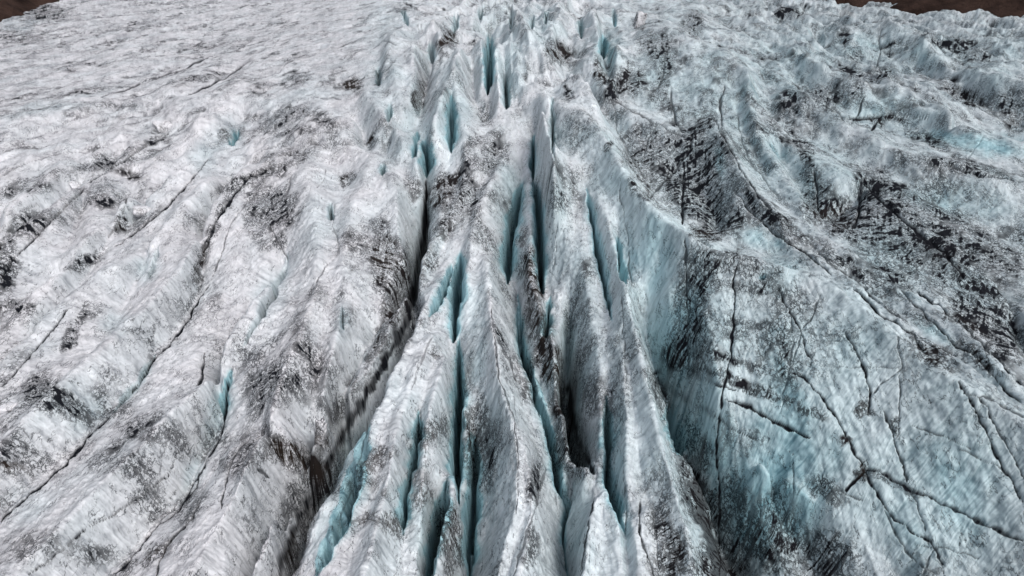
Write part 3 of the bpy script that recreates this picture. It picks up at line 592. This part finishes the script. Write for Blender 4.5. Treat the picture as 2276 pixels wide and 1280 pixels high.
mud_shade = np.maximum(mud_shade, lines_d*(.8 + .2*sm(LC2, -1, .5)))
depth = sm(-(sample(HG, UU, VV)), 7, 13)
mud_shade = np.maximum(mud_shade, depth*.75*sm(patch2 + .5*LC2, -1.2, .6))  # deep gully floors painted dark, shade added to any dirt there
mud_shade = np.maximum(mud_shade*.85*(1 - clean*.5), lines_d)
mud_shade = np.maximum(mud_shade, sm(dirt, .88, 1)*.7)
dens = np.clip(dens + 1.5*patch2*dens*(1 - dens) + .5*fbm(X/1.4, Y/2.2, 3, 93)*dens, 0, .84)
# pale cyan ice
def bblob(cx, cy, rx, ry, ang, k):
    u = PXu + 2*nx - cx; v = PXv + 2*ny - cy; a = R(ang)
    e = np.hypot((u*math.cos(a) + v*math.sin(a))/rx, (-u*math.sin(a) + v*math.cos(a))/ry)
    np.maximum(blue, (1 - sm(e, .3, 1.4))*k*.8, out=blue)
for b in [(1430,560,120,150,0,.5), (1560,780,160,260,0,.55), (1800,900,230,260,0,.6), (2060,1080,240,220,30,.6), (1700,1100,150,160,0,.75), (1600,980,60,140,0,.6), (1520,940,50,100,-20,.6), (1330,330,80,70,30,.4), (1350,400,80,60,0,.45),
          (1240,480,40,180,0,.45), (1290,700,50,220,0,.45), (1090,1040,60,170,0,.5), (1060,760,24,130,0,.6), (1130,430,40,90,0,.5), (960,560,20,100,15,.3), (770,1040,34,130,25,.85), (720,1180,30,80,25,.8), (985,1000,20,120,0,.25), (940,1170,30,90,0,.6), (900,1120,30,70,0,.4), (1280,1170,30,120,10,.75), (1370,1000,24,170,0,.7), (1380,1130,20,90,-12,.8), (960,480,20,120,0,.35),
          (1110,60,60,70,0,.4), (1200,60,50,60,0,.5), (1140,140,40,80,0,.6), (1000,250,40,110,0,.6), (920,280,30,60,0,.5), (860,180,60,70,0,.35), (860,60,60,60,0,.3), (940,330,40,80,0,.6), (880,320,50,50,0,.4), (700,480,80,100,0,.25), (1350,120,40,80,0,.5), (1460,170,60,80,0,.4), (1560,200,90,90,0,.45), (1640,230,60,90,0,.4), (1690,340,60,90,-30,.5), (1600,360,16,40,0,.7), (1750,150,120,80,0,.4), (1950,240,120,50,10,.5), (2180,320,160,26,8,.8), (2130,440,160,46,10,.55), (1950,110,200,50,8,.4), (2200,120,140,60,0,.3), (1990,580,140,60,30,.45), (2100,600,120,60,30,.35), (1700,540,80,30,25,.7), (1740,610,60,60,20,.6), (2080,740,60,18,30,.8), (1830,400,90,90,20,.45), (1640,250,50,60,0,.5),
          (480,940,30,90,15,.6), (430,1060,24,70,20,.5), (600,650,40,60,25,.5), (700,520,30,70,0,.35), (330,600,26,40,20,.55), (260,720,36,30,0,.4), (500,310,60,50,0,.4), (450,350,40,40,0,.5), (680,200,50,50,-40,.35), (620,240,60,40,-30,.35), (100,240,100,20,-10,.35), (40,50,60,20,0,.4), (90,900,80,60,0,.2), (200,930,60,50,0,.4), (60,1120,60,50,-35,.35), (100,730,60,70,0,.25), (760,700,20,60,0,.35)]:
    bblob(*b)
blue = np.clip(blue*np.where(blue > .78, 1, .62) + .05 + .22*fbm(X/9 + 5, Y/14, 3, 95) + .16*sm(PXu, 650, 950) + .24*sm(PXu, 1150, 1550) + .12*sm(steep, .1, .5), 0, 1)
tone = np.clip(.5 - .09*sm(-PXu, -1100, -700) - .10*sm(PXu, 1480, 1700) + .12*sm(-np.hypot((PXu - 1410)/110, (PXv - 540)/190), -1.3, -.5) + .30*fbm(X/5, Y/9, 4, 96) + .09*LC1 + .10*LC2 - .30*(cup - .4)*fade(.7) + .06*LC3, 0, 1)  # elliptical lift: light on the wedge face put into its tone
print('dirt', round(time.time() - T0, 1))

# ------------------------------------------------------------------ materials
def material(name):
    m = bpy.data.materials.new(name); m.use_nodes = True
    t = m.node_tree; b = t.nodes['Principled BSDF']
    return m, t, b
def mix(t, fac, a, b, bt='MIX'):
    n = t.nodes.new('ShaderNodeMix'); n.data_type = 'RGBA'; n.blend_type = bt
    for s_, q in ((0, fac), (6, a), (7, b)):
        if hasattr(q, 'links') or hasattr(q, 'is_linked'): t.links.new(q, n.inputs[s_])
        else: n.inputs[s_].default_value = q
    return n.outputs[2]
def ice_material(name, attrs=True, dirtk=.4):
    m, t, b = material(name)
    def att(n):
        a = t.nodes.new('ShaderNodeAttribute'); a.attribute_name = n; return a.outputs['Fac']
    geo = t.nodes.new('ShaderNodeNewGeometry')
    def noise(scale, detail=6, rough_=.6, stretch=(1, 1, 1)):
        mp = t.nodes.new('ShaderNodeMapping'); mp.inputs['Scale'].default_value = stretch
        t.links.new(geo.outputs['Position'], mp.inputs[0])
        n = t.nodes.new('ShaderNodeTexNoise'); n.inputs['Scale'].default_value = scale
        n.inputs['Detail'].default_value = detail; n.inputs['Roughness'].default_value = rough_
        t.links.new(mp.outputs[0], n.inputs['Vector']); return n.outputs['Fac']
    def ramp(f, a, c):
        r = t.nodes.new('ShaderNodeMapRange'); r.inputs['From Min'].default_value = a; r.inputs['From Max'].default_value = c
        r.interpolation_type = 'SMOOTHSTEP'; t.links.new(f, r.inputs['Value']); return r.outputs['Result']
    def mth(op, a, c):
        n = t.nodes.new('ShaderNodeMath'); n.operation = op; n.use_clamp = True
        for i, q in enumerate((a, c)):
            if isinstance(q, (int, float)): n.inputs[i].default_value = q
            else: t.links.new(q, n.inputs[i])
        return n.outputs[0]
    fine = noise(2.6, 8, .68, (1, 1, .5)); grit = noise(9, 5, .7)
    if attrs: mud_shade_, blu, ton, brn, den = att('dirt'), att('blue'), att('tone'), att('brown'), att('dens'); stk = att('streak')
    else:
        mud_shade_ = mth('MULTIPLY', ramp(noise(1.1, 7, .65, (1, 1, .4)), .5, .68), dirtk); blu = ramp(noise(.35, 3), .55, .95); ton = mth('ADD', noise(1.0, 5), .15); brn = ramp(noise(.5, 3), .45, .6); den = mth('MULTIPLY', ramp(noise(.4, 3), .3, .7), dirtk); stk = noise(2.2, 3)
    # soot threads and specks, finer than the mesh
    def vein(scale, wd, stretch):
        n = noise(scale, 5, .62, stretch); a = t.nodes.new('ShaderNodeMath'); a.operation = 'SUBTRACT'; t.links.new(n, a.inputs[0]); a.inputs[1].default_value = .5
        c = t.nodes.new('ShaderNodeMath'); c.operation = 'ABSOLUTE'; t.links.new(a.outputs[0], c.inputs[0])
        return mth('SUBTRACT', 1.0, ramp(c.outputs[0], wd*.25, wd))
    dmask = ramp(mth('ADD', mth('MULTIPLY', den, .9), mth('MULTIPLY', noise(.16, 3, .6), .9)), .38, .95)
    v1 = mth('MULTIPLY', vein(.34, .022, (1, .55, .6)), ramp(noise(.22, 3), .42, .62))
    v2 = mth('MULTIPLY', vein(1.15, .045, (1, .6, .5)), dmask)
    sp = noise(.62, 7, .60, (1.2, .5, .38)); sp2 = noise(.13, 3, .5)
    bnd = noise(1.0, 6, .66, (.22, .22, 2.6))
    def lin(terms, off):
        acc = None
        for q, k in terms:
            m_ = t.nodes.new('ShaderNodeMath'); m_.operation = 'MULTIPLY_ADD'; t.links.new(q, m_.inputs[0]); m_.inputs[1].default_value = k
            if acc is None: m_.inputs[2].default_value = off
            else: t.links.new(acc, m_.inputs[2])
            acc = m_.outputs[0]
        return acc
    spv = lin([(sp, 1.1), (sp2, .45), (stk, 1.6), (bnd, 1.0), (den, .29)], .5 - .5*(1.1 + .45 + 1.6 + 1.0))
    film = mth('MULTIPLY', ramp(spv, .53, .93), mth('ADD', mth('MULTIPLY', den, 1.3), .05))
    acc_ = mth('MULTIPLY', ramp(spv, .88, 1.08), mth('ADD', mth('MULTIPLY', den, .9), .22))
    spk = mth('MAXIMUM', film, acc_)
    v3 = mth('MULTIPLY', vein(1.7, .045, (.9, .45, .4)), ramp(mth('ADD', mth('MULTIPLY', den, .8), mth('MULTIPLY', noise(.5, 4, .6), .8)), .42, .85))
    v4 = mth('MULTIPLY', vein(.75, .02, (1.5, .4, .5)), ramp(noise(.3, 3), .42, .60))
    veins = mth('MAXIMUM', mth('MULTIPLY', v1, mth('ADD', mth('MULTIPLY', den, .8), .35)), mth('MULTIPLY', v2, .9))
    mud_shade_ = mth('MAXIMUM', mud_shade_, mth('MAXIMUM', mth('MAXIMUM', veins, mth('MULTIPLY', v3, .85)), mth('MAXIMUM', mth('MULTIPLY', v4, .8), spk)))
    tonv = mth('ADD', ton, mth('MULTIPLY', mth('SUBTRACT', fine, .42), .35))
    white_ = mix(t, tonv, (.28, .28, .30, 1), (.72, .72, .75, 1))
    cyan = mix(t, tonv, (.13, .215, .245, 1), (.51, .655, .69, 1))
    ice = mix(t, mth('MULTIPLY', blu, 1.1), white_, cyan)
    ice = mix(t, mth('MULTIPLY', ramp(blu, .72, .98), .62), ice, mix(t, tonv, (.07, .20, .25, 1), (.36, .60, .66, 1)))
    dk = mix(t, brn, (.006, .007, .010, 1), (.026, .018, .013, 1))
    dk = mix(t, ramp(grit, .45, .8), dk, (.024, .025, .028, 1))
    mf = mth('MULTIPLY', mud_shade_, ramp(mth('ADD', mth('MULTIPLY', fine, .6), mth('MULTIPLY', mud_shade_, 1.0)), .32, .85))
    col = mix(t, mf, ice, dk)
    t.links.new(col, b.inputs['Base Color'])
    rr = t.nodes.new('ShaderNodeMapRange'); t.links.new(mf, rr.inputs['Value'])
    rr.inputs['To Min'].default_value = .48; rr.inputs['To Max'].default_value = .85
    t.links.new(rr.outputs[0], b.inputs['Roughness']); sr = t.nodes.new('ShaderNodeMapRange'); t.links.new(mf, sr.inputs['Value']); sr.inputs['To Min'].default_value = .42; sr.inputs['To Max'].default_value = .04; t.links.new(sr.outputs[0], b.inputs['Specular IOR Level'])
    bp = t.nodes.new('ShaderNodeBump'); bp.inputs['Strength'].default_value = .5; bp.inputs['Distance'].default_value = .22
    t.links.new(fine, bp.inputs['Height'])
    bp2 = t.nodes.new('ShaderNodeBump'); bp2.inputs['Strength'].default_value = .5; bp2.inputs['Distance'].default_value = .05
    t.links.new(grit, bp2.inputs['Height']); t.links.new(bp.outputs[0], bp2.inputs['Normal'])
    t.links.new(bp2.outputs[0], b.inputs['Normal'])
    return m
MAT = ice_material('glacier_ice')
MATB = ice_material('loose_ice', False, .35)
MATD = ice_material('dirty_loose_ice', False, .85)

# ------------------------------------------------------------------ split the sheet: each large fin is one object, the rest is the glacier
COLL = scene.collection
co = np.stack([X2, Y2, Z2], -1).reshape(-1, 3).astype(np.float32)
NRM = grads(0).reshape(-1, 3) if False else None
def full_normals():
    Pq = co.reshape(NV, NU, 3).astype(float)
    a = np.gradient(Pq, axis=1); b = np.gradient(Pq, axis=0); n = np.cross(b, a); n *= -1 if n[NV//2, NU//2, 2] < 0 else 1
    n /= np.linalg.norm(n, axis=-1, keepdims=True) + 1e-12; return n.reshape(-1, 3)
NRM = full_normals()
xg = np.clip(np.round((UU + 4*nx/9*2 - U0)/GS), 0, GW - 1).astype(int); yg = np.clip(np.round((VV - V0)/GS), 0, GH - 1).astype(int)
lab = RIDGE[yg, xg]
jq, iq = np.meshgrid(np.arange(NV - 1), np.arange(NU - 1), indexing='ij')
v00 = (jq*NU + iq).ravel(); quads = np.stack([v00 + NU, v00 + NU + 1, v00 + 1, v00], -1).astype(np.int32)
flab = lab[:-1, :-1].ravel()
ATT = dict(dirt=mud_shade, dens=dens, streak=np.clip(.5 + .16*(.6*LC1 + .7*LC2 + .5*LC3), 0, 1), blue=blue, tone=tone, brown=np.clip(brown*.9, 0, 1))  # the dirt attribute also carries painted gully shade
def build(name, fsel):
    q = quads[fsel]; used, inv = np.unique(q.ravel(), return_inverse=True)
    me = bpy.data.meshes.new(name); n = len(q)
    me.vertices.add(len(used)); me.vertices.foreach_set('co', co[used].ravel())
    me.loops.add(4*n); me.loops.foreach_set('vertex_index', inv.astype(np.int32))
    me.polygons.add(n); me.polygons.foreach_set('loop_start', np.arange(0, 4*n, 4, dtype=np.int32))
    me.update(calc_edges=True); me.shade_smooth()
    for k, a in ATT.items():
        at = me.attributes.new(k, 'FLOAT', 'POINT'); at.data.foreach_set('value', a.ravel()[used].astype(np.float32))
    me.normals_split_custom_set_from_vertices(NRM[used].astype(np.float32))
    me.materials.append(MAT)
    o = bpy.data.objects.new(name, me); COLL.objects.link(o); return o
RIDGES = {
 'lip': 'thin pale ice lip edging the deep black gully, blue crevasse on its other side',
 'broadfin': 'broad white ice fin between the thin gully lip and the long narrow crevasse',
 'midfin': 'narrow dirty ice fin just left of the long black slot',
 'lowfin': 'short dark streaked ice fin at the bottom edge, left of the big concave slate face',
 'sliver': 'brown sliver of ice standing in the long black slot',
 'bigfin': 'big curved ice fin with a concave slate blue left face',
 'upfin': 'pale tapering ice rib above the big curved fin',
 'spine': 'grey dirt streaked ice spine running up to the icefall beside the black gully',
 'brownridge': 'wavy brown stained ice ridge between two black gullies',
 'lowwedge': 'pointed ice wedge at the bottom edge with a pale blue left side',
 'slatefin': 'slate grey ice fin with smooth cyan crevasses at its side',
 'whitefin': 'bright white ice fin at the foot of the great wall',
 'rubble': 'crumbled dirty ice ledge in the shaded gully under the great wall',
 'wall': 'great cyan ice wall crossed by black cracks, largest face on the right',
 'knife': 'sharp white knife edge crest just behind the great cracked wall',
 'outercrest': 'long dirty ice crest in front of the dark trough on the right',
 'darkridge': 'dark dirt covered ice ridge behind the bright white slope',
 'troughridge': 'dirt blackened ice ridge rising beyond the dark trough on the right',
 'scallopridge': 'long scalloped ice ridge sloping to the right edge behind the dirt blackened ridge',
 'cyanridge': 'ice ridge with a pale cyan face meeting the right edge behind the scalloped ridge',
 'farridge': 'farthest grey ice ridge on the right, below the dark brown mountainside',
 'curvedridge': 'curving blue grey ice ridge between the dark dirt covered ridge and the far ridges',
 'serac': 'tall leaning serac with a blue slit in its face',
 'tower': 'slim ice tower left of the black slit near the top',
 'tower2': 'flat topped pale blue ice tower right of the black slit near the top',
 'serac2': 'small rounded serac up behind the tall leaning serac',
 'spurs': 'cluster spur of pale green ice left of the tall leaning serac',
 'dome': 'large rounded grey ice dome with a brown hollow beside the black gully',
 'dome2': 'smaller smooth ice dome above the large rounded dome',
 'cone': 'cone shaped pale ice pinnacle between brown stained hollows near the top',
}
KIND = {'wall': 'ice_wall', 'serac': 'serac', 'serac2': 'serac', 'tower': 'ice_tower', 'tower2': 'ice_tower', 'dome': 'ice_dome', 'dome2': 'ice_dome', 'cone': 'ice_pinnacle', 'lip': 'ice_fin', 'broadfin': 'ice_fin', 'midfin': 'ice_fin', 'lowfin': 'ice_fin', 'sliver': 'ice_fin', 'bigfin': 'ice_fin', 'whitefin': 'ice_fin', 'slatefin': 'ice_fin', 'lowwedge': 'ice_fin'}
rest = np.ones(len(flab), bool)
for rn, lb in RIDGES.items():
    if rn not in RNAMES: continue
    sel = flab == RNAMES.index(rn)
    if sel.sum() < 50: print('small ridge', rn, sel.sum()); continue
    rest &= ~sel
    kind = KIND.get(rn, 'ice_ridge')
    o = build(kind, sel); o['label'] = lb; o['category'] = kind.replace('_', ' ')
g = build('glacier', rest); g['kind'] = 'structure'
print('mesh', round(time.time() - T0, 1), NU*NV)

# ------------------------------------------------------------------ brown mountainsides beyond the ice
def hill(name, x0, x1, y0, y1, fn, n=220):
    xs = np.linspace(x0, x1, n); ys = np.linspace(y0, y1, n); A, B_ = np.meshgrid(xs, ys); Zh = fn(A, B_)
    me = bpy.data.meshes.new(name); vq = np.stack([A, B_, Zh], -1).reshape(-1, 3)
    j, i = np.meshgrid(np.arange(n - 1), np.arange(n - 1), indexing='ij'); a = (j*n + i).ravel()
    me.from_pydata(vq.tolist(), [], np.stack([a, a + 1, a + n + 1, a + n], -1).tolist()); me.shade_smooth()
    o = bpy.data.objects.new(name, me); COLL.objects.link(o); o['kind'] = 'structure'; return o
mh, th, bh = material('scree')
tc = th.nodes.new('ShaderNodeNewGeometry')
def hn(sc, det):
    n = th.nodes.new('ShaderNodeTexNoise'); n.inputs['Scale'].default_value = sc; n.inputs['Detail'].default_value = det; n.inputs['Roughness'].default_value = .65
    th.links.new(tc.outputs['Position'], n.inputs['Vector']); return n.outputs['Fac']
r1 = th.nodes.new('ShaderNodeValToRGB'); th.links.new(hn(.05, 8), r1.inputs[0])
r1.color_ramp.elements[0].position = .35; r1.color_ramp.elements[0].color = (.010, .006, .005, 1)
r1.color_ramp.elements[1].position = .68; r1.color_ramp.elements[1].color = (.050, .031, .025, 1)
th.links.new(r1.outputs[0], bh.inputs['Base Color']); bh.inputs['Roughness'].default_value = .95; bh.inputs['Specular IOR Level'].default_value = .05
bb = th.nodes.new('ShaderNodeBump'); bb.inputs['Distance'].default_value = 3; bb.inputs['Strength'].default_value = .8
th.links.new(hn(.2, 8), bb.inputs['Height']); th.links.new(bb.outputs[0], bh.inputs['Normal'])
def right_h(x, y):
    d = (x - 289)*.735 + (y - 413)*.678
    return 4 + np.clip(d*.6, -30, 240) + 5*fbm(x/40, y/40, 5, 101) + 8*ridged(x/70, y/45, 3, 102) - 4
def left_h(x, y):
    d = -(x + 319)*.98 - (y - 456)*.18
    return -22 + np.clip(d*.6 + 22, -5, 240) + 5*fbm(x/40, y/40, 5, 103) + 8*ridged(x/70, y/45, 3, 104) - 4
hill('mountainside', 150, 950, 150, 1250, right_h).data.materials.append(mh)
hill('mountainside', -1000, -240, 200, 1250, left_h).data.materials.append(mh)

# ------------------------------------------------------------------ loose blocks lying on the ice
pu = np.round(PXu).astype(int); pv = np.round(PXv).astype(int)
def surf(u, v):
    """nearest visible point of the finished ice to a photo pixel"""
    d = (PXu - u)**2 + (PXv - v)**2
    c = np.nonzero((d < 9).ravel())[0]
    if len(c) == 0: c = np.array([d.argmin()])
    k = c[np.argmin(np.hypot(co[c, 0], co[c, 1]))]
    return co[k]
def block(u, v, size, rot, label, cat='ice block', name='ice_block', mat=None, seed=0, group=None, sink=.25):
    import bmesh
    p = surf(u, v); m = float(np.sqrt(p[0]**2 + p[1]**2 + (p[2] - CAM_H)**2)/FPX)
    sx_, sy_, sz_ = [q*m for q in size]
    bm = bmesh.new(); bmesh.ops.create_cube(bm, size=1)
    bmesh.ops.subdivide_edges(bm, edges=bm.edges[:], cuts=7, use_grid_fill=True)
    rr = np.random.RandomState(seed); ph = rr.rand(3)*30
    planes = [(Vector(rr.normal(size=3)).normalized(), rr.uniform(.40, .56)) for _ in range(9)]
    for vt in bm.verts:
        q = vt.co.copy()
        for n_, dd in planes:
            e = q.dot(n_) - dd
            if e > 0: q -= n_*e
        a = np.array([q.x*3 + ph[0]]); b_ = np.array([q.y*3 + q.z*2.3 + ph[1]])
        k = 1 + .16*float(perlin(a, b_, 5)[0]) + .07*float(perlin(a*3, b_*3, 6)[0])
        vt.co = Vector((q.x*k*sx_, q.y*k*sy_, q.z*k*sz_))
    me = bpy.data.meshes.new(name); bm.to_mesh(me); bm.free(); me.shade_smooth()
    me.materials.append(mat or MATB)
    o = bpy.data.objects.new(name, me); COLL.objects.link(o)
    o.location = (p[0], p[1], p[2] + sz_*(.5 - sink)); o.rotation_euler = rot
    o['label'] = label; o['category'] = cat
    if group: o['group'] = group
    return o
block(163, 412, (14, 36, 10), (.2, 0, .75), 'pale flat slab of ice lying across a groove on the left', seed=1)
block(158, 157, (5, 22, 8), (0, .1, 1.0), 'small dark elongated block on the upper left ice', 'boulder', 'boulder', MATD, seed=2)
block(319, 472, (34, 26, 22), (0, 0, .3), 'rounded pale ice block in a dirty hollow on the left', seed=3, sink=.4)
block(362, 280, (30, 30, 20), (.1, 0, .8), 'cream ice block beside a dirt patch, upper left', seed=4, sink=.4)
block(12, 908, (30, 24, 14), (0, 0, .1), 'white rounded ice lump at the left edge', seed=5, sink=.4)
block(1420, 56, (20, 16, 34), (0, .2, .3), 'reddish brown dirt covered ice chunk near the top', mat=MATD, seed=6, sink=.2)
block(713, 985, (26, 30, 70), (0, .2, .3), 'brown stained ice stump beside the dark hollow', 'ice stump', 'ice_stump', MATD, seed=8, sink=.2)
print('done', round(time.time() - T0, 1))
